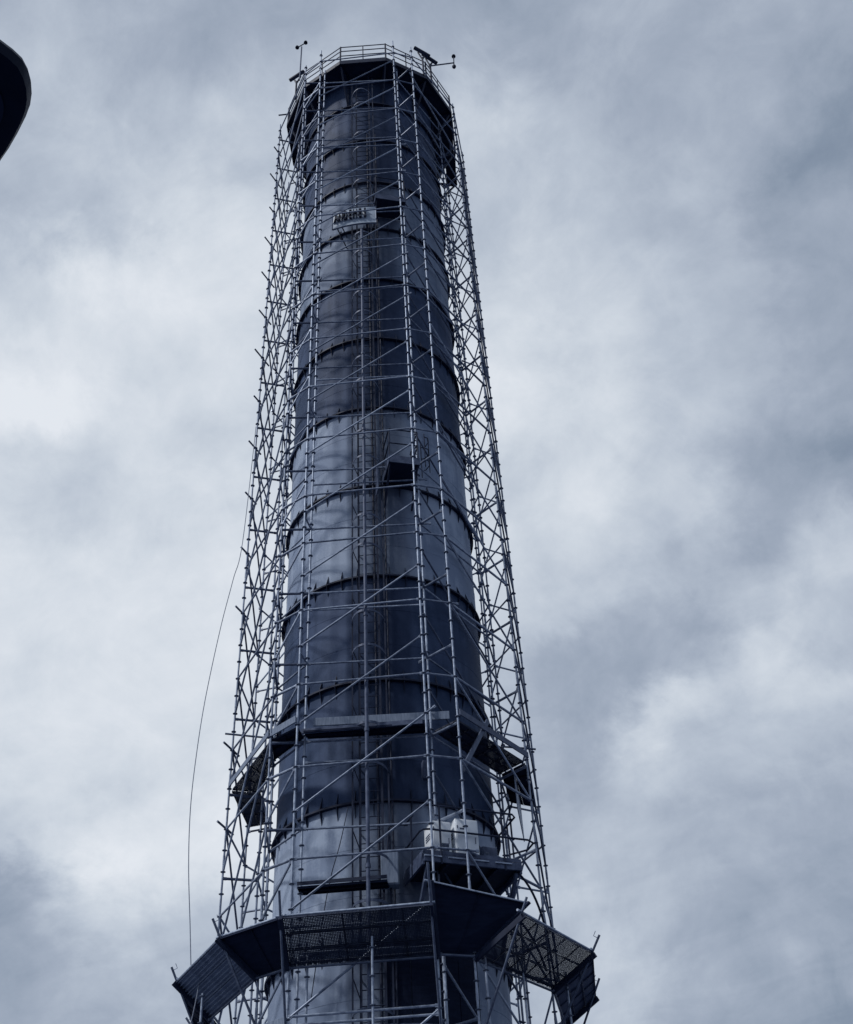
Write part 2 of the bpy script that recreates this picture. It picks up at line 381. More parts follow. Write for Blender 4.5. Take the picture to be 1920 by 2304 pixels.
for k, (x, y) in A.items():
    top = TOPH.get(k, 40.6)+CAMZ + random.uniform(-.1, .1)
    b = MB(); z = 0.03
    while z < top - .01:                 # 2 m standards spigoted together: a slightly wider sleeve at each joint
        z2 = min(z+2.0, top); b.tube((x-DX, y-DY, z), (x-DX, y-DY, z2), TR, 10)
        if z2 < top - .1: b.tube((x-DX, y-DY, z2-.11), (x-DX, y-DY, z2+.10), TR*1.17, 10)
        z = z2
    b.box((x-DX, y-DY, .02), (.15, .15, .012))
    s = b.build('standard', 'galv' if k[0] == 'F' else 'galv_worn_backlit', scaf, True); std_obj[k] = s  # side and back posts darker: their backlit tone is put into the colour
    i = 0
    while True:
        h = .15+.5*i; i += 1
        if h+CAMZ > top-.05: break
        if k in NEAR and 7.2 < h < 23.7 and nros < 300:
            o = bpy.data.objects.new('rosette', ROS); COL.objects.link(o); o.parent = s; o.location = (x-DX, y-DY, h+CAMZ); nros += 1
        elif h > 4:
            rosette_rest.add([Vector(v.co)+Vector((x-DX, y-DY, h+CAMZ)) for v in ROS.vertices], [tuple(p.vertices) for p in ROS.polygons])
rosette_rest.build('rosettes', 'galv_dark', scaf, True)['kind'] = 'stuff'

ledger_rest = MB(); counts = {}
def bar_into(b, a, c, r=TR, heads=True):
    d = (c-a).normalized(); a2 = a + d*.03; c2 = c - d*.03
    b.tube(a2, c2, r, 9)
    if heads:
        s = d.cross(Vector((0,0,1)))
        if s.length < .1: s = Vector((1,0,0))
        s.normalize(); u = s.cross(d)
        for p in (a + d*.055, c - d*.055): b.box(p, (.065, .036, .062), d, s, u)
def bar(name, ka, ha, kb, hb, m='galv', over=0.0, force_rest=False, r=None):
    a, c = P(ka, ha), P(kb, hb); a, c = loc(a), loc(c); d = (c-a).normalized()
    # couple beside the standard, not through it
    if over: a = a - d*over
    counts[name] = counts.get(name, 0)
    if counts[name] >= 298 or min(ha, hb) < 5.4 or force_rest:
        bar_into(ledger_rest, a, c); return None
    counts[name] += 1
    if m == 'galv': m = random.choice(('galv', 'galv_worn_backlit', 'galv_worn_backlit', 'galv_old'))
    if random.random() < .12: c = c + d*random.uniform(.1, .3)      # odd overhanging tube end
    b = MB(); bar_into(b, a, c, r or TR); return b.build(name, m, scaf, True)
outer_seq = ['B4', 'L2b', 'L1', 'L3', 'FL', 'FR', 'FR2', 'R1', 'R2', 'B1', 'B2', 'B3', 'B4']
inner_seq = ['B4i', 'L2i', 'L4', 'L5', 'FLi', 'FRi', 'Rb1', 'Rb2', 'B1i', 'B2i', 'B3i', 'B4i']
back = {'B1', 'B2', 'B3', 'B4', 'B1i', 'B2i', 'B3i', 'B4i'}
for n_ in range(-8, 14):
    hm = 14.0 + 2*n_                        # main lift
    if hm < .3 or hm > 40.9: continue
    ho = hm + (1.15 if hm < 17 else .70)    # guard ledgers of the outer row
    def jit(): return random.choice((0, 0, 0, .5, -.5)) if hm > 18 else 0
    for a, c in zip(outer_seq, outer_seq[1:]):
        bk = a in back and c in back
        if ho < 40.8: bar('ledger', a, ho, c, ho, force_rest=bk, r=.030 if a in ('FR2', 'L3') else None)
    for a, c in zip(inner_seq, inner_seq[1:]):
        bk = a in back and c in back
        bar('ledger', a, hm, c, hm, force_rest=bk)
    if n_ % 2 == 0 and hm < 38: bar('ledger', 'FLi', hm+1.5, 'FRi', hm+1.5)
    for a, c in (('L1','L4'), ('L3','FLi'), ('FL','FLi'), ('FR','FRi'), ('FR2','FRi'), ('R1','Rb1'), ('R2','Rb2'), ('L2b','L2i'), ('L3','L5')):
        if (a, c) == ('FL', 'FLi') and n_ % 2: continue
        bar('transom', a, hm, c, hm, 'galv_dark' if a[0] == 'L' else 'galv', r=.031 if (a, c) in (('L1','L4'), ('L3','FLi'), ('FR2','FRi'), ('R1','Rb1')) else None)
    for a, c in (('B1','B1i'), ('B2','B2i'), ('B3','B3i'), ('B4','B4i')): bar('transom', a, hm, c, hm, force_rest=True)
    hd = hm + .15
    if hd+2 < 41:
        bar('brace', 'FL', hd, 'FR', hd+2); bar('brace', 'R1', hd-1, 'FR2', hd+1)
        if hd+4 < 41.5: bar('brace', 'L1', hd, 'L3', hd+4)
        bar('brace', 'L3', hd, 'FL', hd+1, 'galv')
        bar('brace', 'L1', hd+1, 'L2b', hd-1, 'galv_dark')
        q = loc(P('L1', hd+1.05)); kk = random.uniform(.40, .75); b = MB()   # raking tie tube poking out past the corner post
        if random.random() < .7: b.tube(q+Vector((.30, .40, -.12))*kk+Vector((-.04, .03, 0)), q+Vector((-.26, -.40, .12))*kk+Vector((-.04, .03, 0)), TR*1.1, 9); 
        if b.v: b.build('tie_tube', 'galv_dark', scaf, True)
        bar('brace', 'R1', hd+.5, 'R2', hd-1.5, 'galv_dark'); bar('brace', 'Rb1', hd-1, 'FRi', hd+1, 'galv_dark')
        bar('brace', 'B1', hd, 'R2', hd+2, force_rest=True); bar('brace', 'L2b', hd, 'B4', hd+2, force_rest=True)
bar('ledger', 'FL', 6.2, 'FR', 6.2); bar('ledger', 'FL', 6.05, 'FR', 6.05)
ledger_rest.build('ledgers', 'galv', scaf, True)['kind'] = 'stuff'
# lower front posts that carry the protection fans
for (x, y), top in (((839, 2240), 7.35), ((1182, 2240), 7.6), ((1280, 2250), 7.5), ((452, 2290), 7.2)):
    q = ony(x, y, 20.55 if x == 839 else (22.2 if x == 1182 else 23.4 if x > 1200 else 22.9))
    b = MB(); b.tube((q.x-DX, q.y-DY, .03), (q.x-DX, q.y-DY, top+CAMZ), TR, 10); b.box((q.x-DX, q.y-DY, .02), (.15, .15, .012))
    s = b.build('standard', 'galv', scaf, True)
    for i in range(12):
        h = 2.15+.5*i
        if h < top: 
            o = bpy.data.objects.new('rosette', ROS); COL.objects.link(o); o.parent = s; o.location = (q.x-DX, q.y-DY, h+CAMZ)

for (x, y), top in (((1004, 2240), 7.5), ((1098, 2240), 7.35), ((690, 2240), 7.3)):
    q = ony(x, y, 21.25); b = MB(); b.tube((q.x-DX, q.y-DY, .03), (q.x-DX, q.y-DY, top+CAMZ), TR, 10); b.box((q.x-DX, q.y-DY, .02), (.15, .15, .012)); s = b.build('standard', 'galv', scaf, True)
    for i in range(11):
        o = bpy.data.objects.new('rosette', ROS); COL.objects.link(o); o.parent = s; o.location = (q.x-DX, q.y-DY, 1.9+.5*i+CAMZ)
# ------------------------------------------------------------------ decks and protection fans
def plank_quad(parent, p00, p10, p11, p01, n, m, name='plank', gap=.012, th=.045, ribs=True, corr=0):
    """n planks side by side from edge p00-p10 to edge p01-p11, each with folded down edges."""
    p00, p10, p11, p01 = map(Vector, (p00, p10, p11, p01))
    nrm = (p10-p00).cross(p01-p00).normalized()
    if nrm.z < 0: nrm = -nrm
    W = ((p01-p00).length + (p11-p10).length)/2
    for i in range(n):
        t0, t1 = i/n + gap/(2*W), (i+1)/n - gap/(2*W)
        a0, b0 = p00.lerp(p01, t0), p10.lerp(p11, t0); a1, b1 = p00.lerp(p01, t1), p10.lerp(p11, t1)
        b = MB(); e = nrm*th; k = nrm*.006
        b.hexa([a0-k, b0-k, b1-k, a1-k, a0, b0, b1, a1])
        for (u, v, w) in ((a0, b0, (a1-a0).normalized()), (a1, b1, (a0-a1).normalized())):
            f = w*.010
            b.hexa([u-e, v-e, v+f-e, u+f-e, u-k*1.3, v-k*1.3, v+f-k*1.3, u+f-k*1.3])
        if ribs:
            L = (b0-a0).length; nr = max(2, int(L/.5)); d = (b0-a0).normalized()
            for j in range(nr+1):
                t = j/nr; u, v = a0.lerp(b0, t), a1.lerp(b1, t); f = d*(.012 if j < nr else -.012)
                w = (v-u).normalized()*.012; u, v = u+w, v-w
                b.hexa([u-e*.8, u+f-e*.8, v+f-e*.8, v-e*.8, u-k*1.4, u+f-k*1.4, v+f-k*1.4, v-k*1.4])
        for j in range(corr):               # lengthwise corrugations under the plank
            t = (j+.7)/(corr+.4); u, v = a0.lerp(a1, t), b0.lerp(b1, t); f = (a1-a0).normalized()*.022; d = (v-u).normalized()*.02; u, v = u+d, v-d
            b.hexa([u-e*.75, v-e*.75, v+f-e*.75, u+f-e*.75, u-k*1.4, v-k*1.4, v+f-k*1.4, u+f-k*1.4])
        me = b.mesh(name, m)
        uv = me.uv_layers.new(name='UVMap'); ux = (b0-a0).normalized(); uy = (a1-a0).normalized()
        for lp in me.loops:
            v = Vector(me.vertices[lp.vertex_index].co)-a0; uv.data[lp.index].uv = (v.dot(ux), v.dot(uy))
        obj(name, me, None, parent)
def lp(k, h, off=(0,0,0)): return Vector((A[k][0]+off[0], A[k][1]+off[1], h+CAMZ+off[2]))
HD = 12.13
def ring_deck(label, ka, kb, ia, ib, h, n, m='mesh_plank', t0=.06, t1=.94):
    base = lp(ka, h); e = empty('work_deck', label, 'deck', base, 'walkway decks on the scaffold')
    a, b_, c, d = (lp(q, h)-base for q in (ka, kb, ib, ia))
    mid0, mid1 = a.lerp(d, t0), b_.lerp(c, t0); e0, e1 = a.lerp(d, t1), b_.lerp(c, t1)
    s0, s1 = mid0.lerp(mid1, .02), mid0.lerp(mid1, .98); q0, q1 = e0.lerp(e1, .02), e0.lerp(e1, .98)
    plank_quad(e, s0, s1, q1, q0, n, m); return e
ring_deck('perforated steel walkway deck along the left face, below the light upper bands', 'L1', 'L3', 'L4', 'L5', HD, 3)
ring_deck('perforated walkway deck round the far left corner of the scaffold', 'L2b', 'L1', 'L2i', 'L4', HD, 2)
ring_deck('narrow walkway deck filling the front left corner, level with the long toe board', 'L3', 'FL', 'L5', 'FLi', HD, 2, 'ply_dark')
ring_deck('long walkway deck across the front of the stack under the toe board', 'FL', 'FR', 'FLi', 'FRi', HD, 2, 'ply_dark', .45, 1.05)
ring_deck('walkway deck on the front right face beside the upright blank panel', 'FR2', 'R1', 'FRi', 'Rb1', HD, 3, 'mesh_plank')
ring_deck('walkway deck round the far right corner of the scaffold', 'R1', 'R2', 'Rb1', 'Rb2', HD, 2, 'ply_dark')
# lower front walkway leading to the cabinet platform
base = lp('FL', 8.72); e = empty('work_deck', 'dark walkway deck leading from the left corner to the cabinet platform', 'deck', base, 'walkway decks on the scaffold')
a = lp('FL', 8.72, (.08, .30, 0)); c = lp('FR', 8.72, (-.9, .42, 0)); w = Vector((.04, .36, 0))
plank_quad(e, a-base, c-base, c+w-base, a+w-base, 2, 'ply_dark')
quick_box('toe_board', 'steel_dark', e, ((a+c)/2-base)+Vector((0, -.02, .045)), ((c-a).length, .02, .07), (c-a).normalized(), Vector((0,0,1)).cross((c-a).normalized()), (0,0,1))

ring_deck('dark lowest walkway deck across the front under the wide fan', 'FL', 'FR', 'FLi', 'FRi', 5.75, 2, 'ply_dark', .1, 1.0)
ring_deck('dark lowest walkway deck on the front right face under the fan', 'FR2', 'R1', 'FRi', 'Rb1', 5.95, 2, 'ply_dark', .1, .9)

def plank_thing(name, label, cat, p, q, w, t, m, up=Vector((0,0,1)), group=None):
    p, q = Vector(p), Vector(q); d = (q-p).normalized(); s = up.cross(d).normalized(); u = d.cross(s)
    o = MB(); L = (q-p).length; o.box((L/2, 0, 0), (L, t, w)); ob = o.build(name, m)
    mm = Matrix((d, s, u)).transposed().to_4x4(); mm.translation = p; ob.matrix_world = mm
    md = ob.modifiers.new('b', 'BEVEL'); md.width = .006; md.segments = 1
    return tag(ob, label, cat, group)
# long toe board fixed across the inner posts in front of the ladder
p0, p1 = ony(705, 1607, 21.62), ony(1012, 1609, 21.62)
plank_thing('toe_board', 'long pale toe board lying across the stack in front of the ladder', 'board', (p0.x, 21.80, p0.z-.10), (p1.x, 21.66, p0.z-.10), .2, .035, 'board')
plank_thing('toe_board', 'short pale toe board at the front left corner of the upper walkway', 'board', lp('L3', HD+.10, (.03,-.05,0)), lp('FL', HD+.13, (-.03,-.06,0)), .17, .035, 'board')
plank_thing('toe_board', 'bright sloping toe board on the outer edge of the left walkway', 'board', lp('L1', HD+.12, (-.02,.0,0)), lp('L3', HD+.12, (-.05,.0,0)), .15, .03, 'board')
plank_thing('toe_board', 'grey toe board on the outer edge of the front right walkway', 'board', lp('FR2', HD+.12, (.05,-.03,0)), lp('R1', HD+.12, (.05,-.03,0)), .15, .03, 'steel_mid')
plank_thing('scaffold_board', 'dark steel board at the front edge of the long front walkway', 'board', lp('FL', HD+.02, (.06,.30,0)), lp('FR', HD+.02, (-.06,.34,0)), .12, .04, 'steel_mid')
plank_thing('scaffold_board', 'long board set diagonally on the right face, above the white cabinets', 'board', ony(1040, 1735, 21.25), ony(1098, 1622, 21.9), .10, .05, 'galv_dark')
plank_thing('blank_panel', 'upright grey blank panel below the right hand walkway', 'panel', (2.98, 23.45, HD+CAMZ-.55), (3.28, 25.2, HD+CAMZ-.55), .95, .02, 'alu_plank')
plank_thing('toe_board', 'pale toe board at the lowest front left corner under the fans', 'board', lp('L3', 6.1, (.05,-.03,0)), lp('FL', 6.1, (-.02,-.05,0)), .2, .035, 'board')

# protection fans (flared catch panels) round the lower scaffold
HF = 7.10
def off(k, n, a, b_): return lp(k, HF) + Vector((n[0]*a, n[1]*a, b_))
def nrm2(ka, kb):
    v = Vector((A[kb][0]-A[ka][0], A[kb][1]-A[ka][1])).normalized(); return Vector((v.y, -v.x))
nl, nf, nr, nr2 = nrm2('L1','L3'), nrm2('FL','FR'), nrm2('FR2','R1'), nrm2('R1','R2')
A1, A2 = off('L1', nl, .80, .62), off('L3', nl, .80, .62)
F1, F2 = off('FL', nf, .78, .62), off('FR', nf, .80, .64)
G1, G2 = off('FR2', nr, 1.12, .50), off('R1', nr, 1.02, .46)
K1, K2 = off('R1', nr2, .75, .50), off('R2', nr2, .75, .50)
def fan(label, i0, i1, o1, o0, n, m, part='plank', corr=0):
    base = Vector(i0); e = empty('protection_fan', label, 'protection fan', base, 'flared protection fans round the lower scaffold')
    q = [Vector(v)-base for v in (i0, i1, o1, o0)]
    plank_quad(e, q[0], q[1], q[2], q[3], n, m, part, gap=.012 if corr == 0 else .003, ribs=(corr == 0), corr=corr)
    nn = (q[1]-q[0]).cross(q[3]-q[0]).normalized()
    if nn.z < 0: nn = -nn
    d = (q[1]-q[0]).normalized(); d2 = (q[2]-q[3]).normalized()
    quick_tube('edge_tube', 'galv_dark', e, q[0]-d*.08-nn*.08, q[1]+d*.08-nn*.08, TR)
    quick_tube('edge_tube', 'galv', e, q[3]-d2*.12+nn*.035, q[2]+d2*.06+nn*.035, TR)
    for a_, b_ in ((q[0], q[3]), (q[1], q[2])):
        t = (b_-a_).normalized(); s = t.cross(nn); quick_box('side_frame', 'steel_dark', e, (a_+b_)/2-nn*.07, ((b_-a_).length+.06, .05, .10), t, s, nn)
    return e
fan('ribbed steel fan panel flaring out from the left scaffold face', lp('L1', HF), lp('L3', HF), A2, A1, 3, 'alu_plank', corr=4)
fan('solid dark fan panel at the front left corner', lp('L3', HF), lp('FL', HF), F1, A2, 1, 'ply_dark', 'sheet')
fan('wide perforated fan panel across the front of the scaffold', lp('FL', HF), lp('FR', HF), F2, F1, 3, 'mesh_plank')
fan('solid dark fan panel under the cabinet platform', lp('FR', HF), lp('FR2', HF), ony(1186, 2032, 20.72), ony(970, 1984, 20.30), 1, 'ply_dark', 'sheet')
fan('perforated fan panel on the front right face with sky showing through', lp('FR2', HF), lp('R1', HF), G2, G1, 3, 'mesh_plank_open')
fan('dark fan panel turned round the far right corner', lp('R1', HF), lp('R2', HF), K2, G2, 3, 'steel_mid')
fan('dark fan panel turned round the far left corner', lp('L2b', HF), lp('L1', HF), A1, off('L2b', nrm2('L2b','L1'), .9, .5), 2, 'ply_dark')
# fan poles with a hook at the tip
def fan_pole(label, a, tip_dir, L, hook=True, r=TR):
    a = Vector(a); d = Vector(tip_dir).normalized(); e = empty('fan_pole', label, 'pole', a, 'outrigger poles of the fans')
    quick_tube('shaft', 'galv_dark', e, Vector((0,0,0)), d*L, r)
    if hook:
        s = d.cross(Vector((0,1,0))).normalized()
        if s.z < 0: s = -s
        t = d*(L-.07); b = MB(); b.path([t, t+s*.10, t+s*.10+d*.10], .007, 6); b.build('hook', 'galv', e, True)
    return e
def pole_thru(label, k, outer, beyond, below=.9, hook=True):
    p = lp(k, HF-below); o_ = Vector(outer); d = (o_-p); fan_pole(label, p, d, d.length+beyond, hook)
pole_thru('hooked pole rising past the outer left end of the ribbed fan', 'L1', A1, .30)
pole_thru('hooked pole rising where the ribbed fan meets the front left corner sheet', 'L3', A2, .38)
pole_thru('hooked pole under the far left corner fan', 'L2b', off('L2b', nrm2('L2b','L1'), .9, .35), .35)
pole_thru('pole standing up between the corner sheet and the wide front fan', 'FL', F1+Vector((-.03,0,.05)), .42, 1.3, hook=False)
pole_thru('long pole rising to the right end of the wide front fan', 'FR', F2+Vector((-.02,-.02,.10)), .62, 1.4, hook=False)
pole_thru('pole slanting up behind the front right fan', 'FR2', G1, .30, 1.5, hook=False)
pole_thru('hooked pole rising past the corner of the front right fan', 'R1', G2, .36)
pole_thru('hooked pole low beside the far right corner fan', 'R2', K2+Vector((-.1,-.3,-.1)), .4)

# ------------------------------------------------------------------ caged ladder up the front of the stack
TH_L = -6.2; LZ0, LZ1 = 3.0, 40.9+CAMZ
lad_base = pol(TH_L, R_T+.22, LZ0)
lad = empty('caged_ladder', 'long caged steel access ladder up the front of the stack', 'ladder', lad_base, None, R(TH_L))
for s in (-1, 1):
    b = MB(); b.box((s*.235, 0, (LZ1-LZ0)/2), (.05, .014, LZ1-LZ0)); b.build('stile', 'steel_dark', lad)
rb = MB(); rb.tube((-.235, 0, 0), (.235, 0, 0), .011, 6); RUNG = rb.mesh('rung', 'steel_dark', True)
nr_ = 0; z = .2; far = MB()
while z < LZ1-LZ0:
    if z < 24.5: obj('rung', RUNG, None, lad, (0, 0, z))
    else: far.tube((-.235, 0, z), (.235, 0, z), .011, 5)
    z += .29
far.build('rungs', 'steel_dark', lad)['kind'] = 'stuff'
hb = MB()
arc = [(.38*math.cos(t), -.10 - .52*math.sin(t), 0) for t in [math.pi*i/14 for i in range(15)]]
arc = [(.38, 0, 0)] + arc + [(-.38, 0, 0)]
for (x0,y0,_), (x1,y1,_) in zip(arc, arc[1:]):
    hb.hexa([(x0,y0,-.028),(x1,y1,-.028),(x1*1.02,y1*1.02,-.028),(x0*1.02,y0*1.02,-.028),(x0,y0,.028),(x1,y1,.028),(x1*1.02,y1*1.02,.028),(x0*1.02,y0*1.02,.028)])
HOOP = hb.mesh('hoop', 'steel_mid')
z = 1.0; i = 0
while z < LZ1-LZ0-.3:
    obj('hoop', HOOP, None, lad, (0, 0, z)); z += (.95, 2.0)[i % 2]; i += 1
for x, y in ((-.385, -.08), (.385, -.08), (0, -.63)):
    if x == 0: continue
    b = MB(); b.box((x, y, (LZ1-LZ0)/2), (.035, .01, LZ1-LZ0-1)); b.build('cage_strap', 'steel_dark', lad)
z = 1.2
while z < LZ1-LZ0:
    b = MB(); b.tube((-.385, -.08, z), (-.235, 0, z-.42), .012, 6); b.build('strut', 'steel_dark', lad, True)
    for s in (-1, 1):
        b = MB(); b.box((s*.235, .11, z), (.012, .22, .05)); b.build('wall_bracket', 'steel_dark', lad)
    z += 1.48
# riser pipe in front of the ladder and conduit beside it
q = ony(824, 1500, 21.12)
b = MB(); b.tube((0,0,0), (0,0,31.4), .042, 12)
for z in [3*i+1.5 for i in range(10)]: b.tube((0,0,z-.04), (0,0,z+.04), .056, 12)
rp = b.build('riser_pipe', 'steel_mid', None, True); rp.location = (q.x, q.y, .03)
tag(rp, 'straight grey riser pipe running up in front of the caged ladder', 'pipe')
cd = MB(); cd.tube((0,0,0), (0,0,36), .03, 8); o = cd.build('conduit', 'steel_dark', None, True); o.location = pol(-3.2, R_T+.10, 2.5)
tag(o, 'thin dark conduit clipped to the stack behind the ladder', 'conduit')
cd = MB(); cd.tube((0,0,0), (0,0,36), .022, 8); o = cd.build('conduit', 'steel_dark', None, True); o.location = pol(3.2, R_T+.06, 2.5)
tag(o, 'slim conduit on the stack to the right of the ladder', 'conduit')
# slack cables near the ladder
def cable(name, label, pts, r, m='rope', cat='cable'):
    b = MB(); pts = [Vector(p) for p in pts]; sm = []
    for i in range(len(pts)-1):
        p0 = pts[max(i-1,0)]; p1 = pts[i]; p2 = pts[i+1]; p3 = pts[min(i+2,len(pts)-1)]
        for t in [j/8 for j in range(8)]:
            sm.append(.5*((2*p1)+(p2-p0)*t+(2*p0-5*p1+4*p2-p3)*t*t+(3*p1-p0-3*p2+p3)*t*t*t))
    sm.append(pts[-1]); base = sm[-1].copy(); b.path([p-base for p in sm], r, 6); o = b.build(name, m, None, True); o.location = base
    return tag(o, label, cat)
cable('cable', 'thin cable slanting down the light lower band left of the ladder', [ony(784,1815,21.95), ony(765,1900,21.98), ony(745,1972,22.0), ony(728,2060,22.0), ony(700,2250,22.05)], .010, 'steel_dark')
cable('rope', 'long slack rope hanging free to the left of the scaffold', [lp('L1', 24.0, (-.03,-.05,0))]+[ony(x*1.0971, y*1.0971, 23.2) for x, y in ((498,1110),(478,1190),(452,1290),(420,1440),(400,1570),(390,1670),(387,1780),(390,1900),(392,1990),(396,2080))]+[(-5.0,22.6,2.0),(-5.0,22.5,.05)], .011)

# ------------------------------------------------------------------ ladder landings
def landing(label, th, z, w, d, h, rail=True):
    base = pol(th, R_T, z); e = empty('ladder_landing', label, 'landing', base, 'small landings beside the ladder', R(th))
    quick_box('floor_plate', 'steel_dark', e, (0, -d/2, 0), (w, d-.02, .03))
    quick_box('fascia', 'steel_mid', e, (0, -d, .06), (w+.03, .02, .24))
    for s in (-1, 1):
        quick_box('side_fascia', 'steel_mid', e, (s*(w/2), -d/2-.012, .06), (.02, d, .235))
        b = MB(); b.tube((s*w*.45, -d+.06, -.03), (s*w*.45, -.02, -d*.9), .028, 8); b.build('bracket', 'steel_dark', e, True)
    if rail:
        for s in (-1, 1):
            for y in (-d+.02, -.12): quick_tube('rail_post', 'steel_dark', e, (s*w*.48, y, .18), (s*w*.48, y, h), .018, 8)
            for zz in (h, h*.56): quick_tube('hand_rail', 'steel_dark', e, (s*w*.48, -d+.02, zz), (s*w*.48, -.05, zz), .018, 8)
        for zz in (h, h*.56): quick_tube('hand_rail', 'steel_dark', e, (-w*.48, -d+.02, zz), (w*.48, -d+.02, zz), .018, 8)
    return e
q = ony(905, 1050, 21.35); lz = q.z
l1 = landing('boxed ladder landing on the light middle band with guard rail', 11.2, 19.78+CAMZ, .80, .95, 1.15)
for i in range(3):
    b = MB(); zz = .35+.42*i; b.path([(.62, -.75+.0, zz), (.72, -.72, zz), (.78, -.55, zz), (.72, -.36, zz), (.62, -.32, zz)], .016, 6); b.build('hoop', 'steel_dark', l1, True)
for x, y in ((.62,-.75), (.78,-.55), (.62,-.32)): quick_tube('cage_strap', 'steel_dark', l1, (x, y, .1), (x, y, 1.3), .014, 6)
sidep = quick_box('side_panel', 'steel_mid', l1, (-.62, -.40, -.25), (.02, .30, .85)); 
l2 = landing('boxed ladder landing beside the lettered sign board', 10.5, 31.85+CAMZ, 1.0, .75, 1.2)
quick_box('side_panel', 'steel_dark', l2, (.47, -.30, .5), (.02, .5, .8))

# ------------------------------------------------------------------ lettered sign board
sg = empty('sign_board', 'pale sign board with raised dark capital letters, lit sides painted white, bolted to the stack', 'sign', pol(-11.9, R_T+.70, 30.66+CAMZ))
n_s = 10; bmS = MB(); W2 = 24.0/2
th0, th1 = -12.6, 16.5
SB = sg.location.copy()
def sp(th, r, z): return pol(-11.9+th*.82, r+.62, z+30.66+CAMZ)-SB
for i in range(n_s):
    a, c = th0+(th1-th0)*i/n_s, th0+(th1-th0)*(i+1)/n_s
    bmS.hexa([sp(a, R_T+.30, -.44), sp(c, R_T+.30, -.44), sp(c, R_T+.26, -.44), sp(a, R_T+.26, -.44), sp(a, R_T+.30, .46), sp(c, R_T+.30, .46), sp(c, R_T+.26, .46), sp(a, R_T+.26, .46)])
bmS.build('board', 'sign_face', sg)
fr = MB(); fr.path([sp(th0+(th1-th0)*i/12, R_T+.30, -.44) for i in range(13)]+[sp(th1-(th1-th0)*i/12, R_T+.30, .46) for i in range(13)], .018, 6, True); fr.build('rim', 'galv_dark', sg, True)
for th in (-10, 10):
    for z in (-.3, .3): quick_tube('standoff', 'steel_dark', sg, sp(th, R_T-.62, z), sp(th, R_T+.27, z), .02, 8)
for i, ch in enumerate('ANDEMES'):
    th = -9.4 + i*3.15
    cu = bpy.data.curves.new('letter', 'FONT'); cu.body = ch; cu.size = .62; cu.extrude = .04; cu.align_x = 'CENTER'; cu.align_y = 'CENTER'; cu.resolution_u = 3
    to = bpy.data.objects.new('tmp', cu); COL.objects.link(to)
    bpy.context.view_layer.update(); dg = bpy.context.evaluated_depsgraph_get()
    me = bpy.data.meshes.new_from_object(to.evaluated_get(dg)); bpy.data.objects.remove(to)
    for v in me.vertices: v.co.x *= .33
    me.materials.clear(); me.materials.append(MATS['steel_dark']); me.name = 'letter'
    mw = me.copy(); mw.materials.clear(); mw.materials.append(MATS['letter_lit_white']); mw.name = 'letter_lit_side'
    lo = obj('letter', me, None, sg, sp(th, R_T+.36, .02)); lo.rotation_euler = (R(90), 0, R(-11.9+th*.82))
    le = obj('letter_lit_side', mw, None, lo, (-.055, .01, -.05))   # white copy stands in for the sunlit left side of the letter

# ------------------------------------------------------------------ cabinet platform
HP = 9.02+CAMZ
c0, c1 = Vector((.73, 20.94, HP)), Vector((2.70, 21.60, HP))
du = (c1-c0).normalized(); dv = Vector((-du.y, du.x, 0)); PW = (c1-c0).length; PD = 1.12
ang = math.atan2(du.y, du.x)
pf = empty('cabinet_platform', 'steel bracket platform with pipe railing carrying the white cabinets', 'platform', c0, None, ang)
b = MB(); b.hexa([(.01,.03,-.035),(PW-.01,.03,-.035),(PW-.01,2.0,-.035),(.01,PD+.03,-.035),(.01,.03,-.005),(PW-.01,.03,-.005),(PW-.01,2.0,-.005),(.01,PD+.03,-.005)]); b.build('floor_plate', 'steel_dark', pf)
for x in (.5, 1.0, 1.55): quick_box('joist', 'steel_dark', pf, (x, PD/2+.1, -.085), (.05, PD+.1, .09))
quick_box('edge_beam', 'steel_mid', pf, (PW/2, 0, -.03), (PW, .05, .15)); quick_box('edge_beam', 'steel_mid', pf, (0, PD/2+.03, -.05), (.05, PD, .20)); quick_box('edge_beam', 'steel_mid', pf, (PW, 1.0, -.05), (.05, 1.92, .20))
quick_box('kick_plate', 'steel_mid', pf, (PW/2, -.005, .095), (PW, .012, .075)); quick_box('kick_plate', 'steel_mid', pf, (-.01, PD/2, .095), (.012, PD, .075))
for i in range(4): quick_box('flange_strip', 'galv', pf, (.18+.5*i, -.04, -.0), (.36, .03, .025))
for x in (.10, PW-.10):
    b = MB(); b.tube((x, .06, -.14), (x+(.0), PD+.0, -1.45), .045, 4); b.build('bracket_strut', 'steel_mid', pf)
def rail(pts, r=.021): b = MB(); b.path(pts, r, 8); return b.build('hand_rail', 'steel_dark', pf, True)
rail([(-.02, PD-.1, 1.08), (-.02, .14, 1.08), (.02, .02, 1.08), (.14, -.02, 1.08), (PW-.1, -.02, 1.08), (PW-.02, .05, 1.06), (PW, PD, 1.05)])
rail([(-.02, PD-.1, .56), (-.02, .14, .56), (.02, .02, .56), (.14, -.02, .56), (PW+.20, -.02, .56), (PW+.34, .03, .53), (PW+.33, .30, .50), (PW+.05, .62, .50)])
for x, y in ((.36, -.02), (PW-.36, -.02), (-.02, .62), (PW, .5)): quick_tube('rail_post', 'steel_dark', pf, (x, y, -.14), (x, y, 1.08), .022, 8)
rail([(-.45, PD-.15, .10), (-.40, PD-.2, .95), (-.30, PD-.25, 1.0), (-.02, PD-.3, 1.0)], .018)
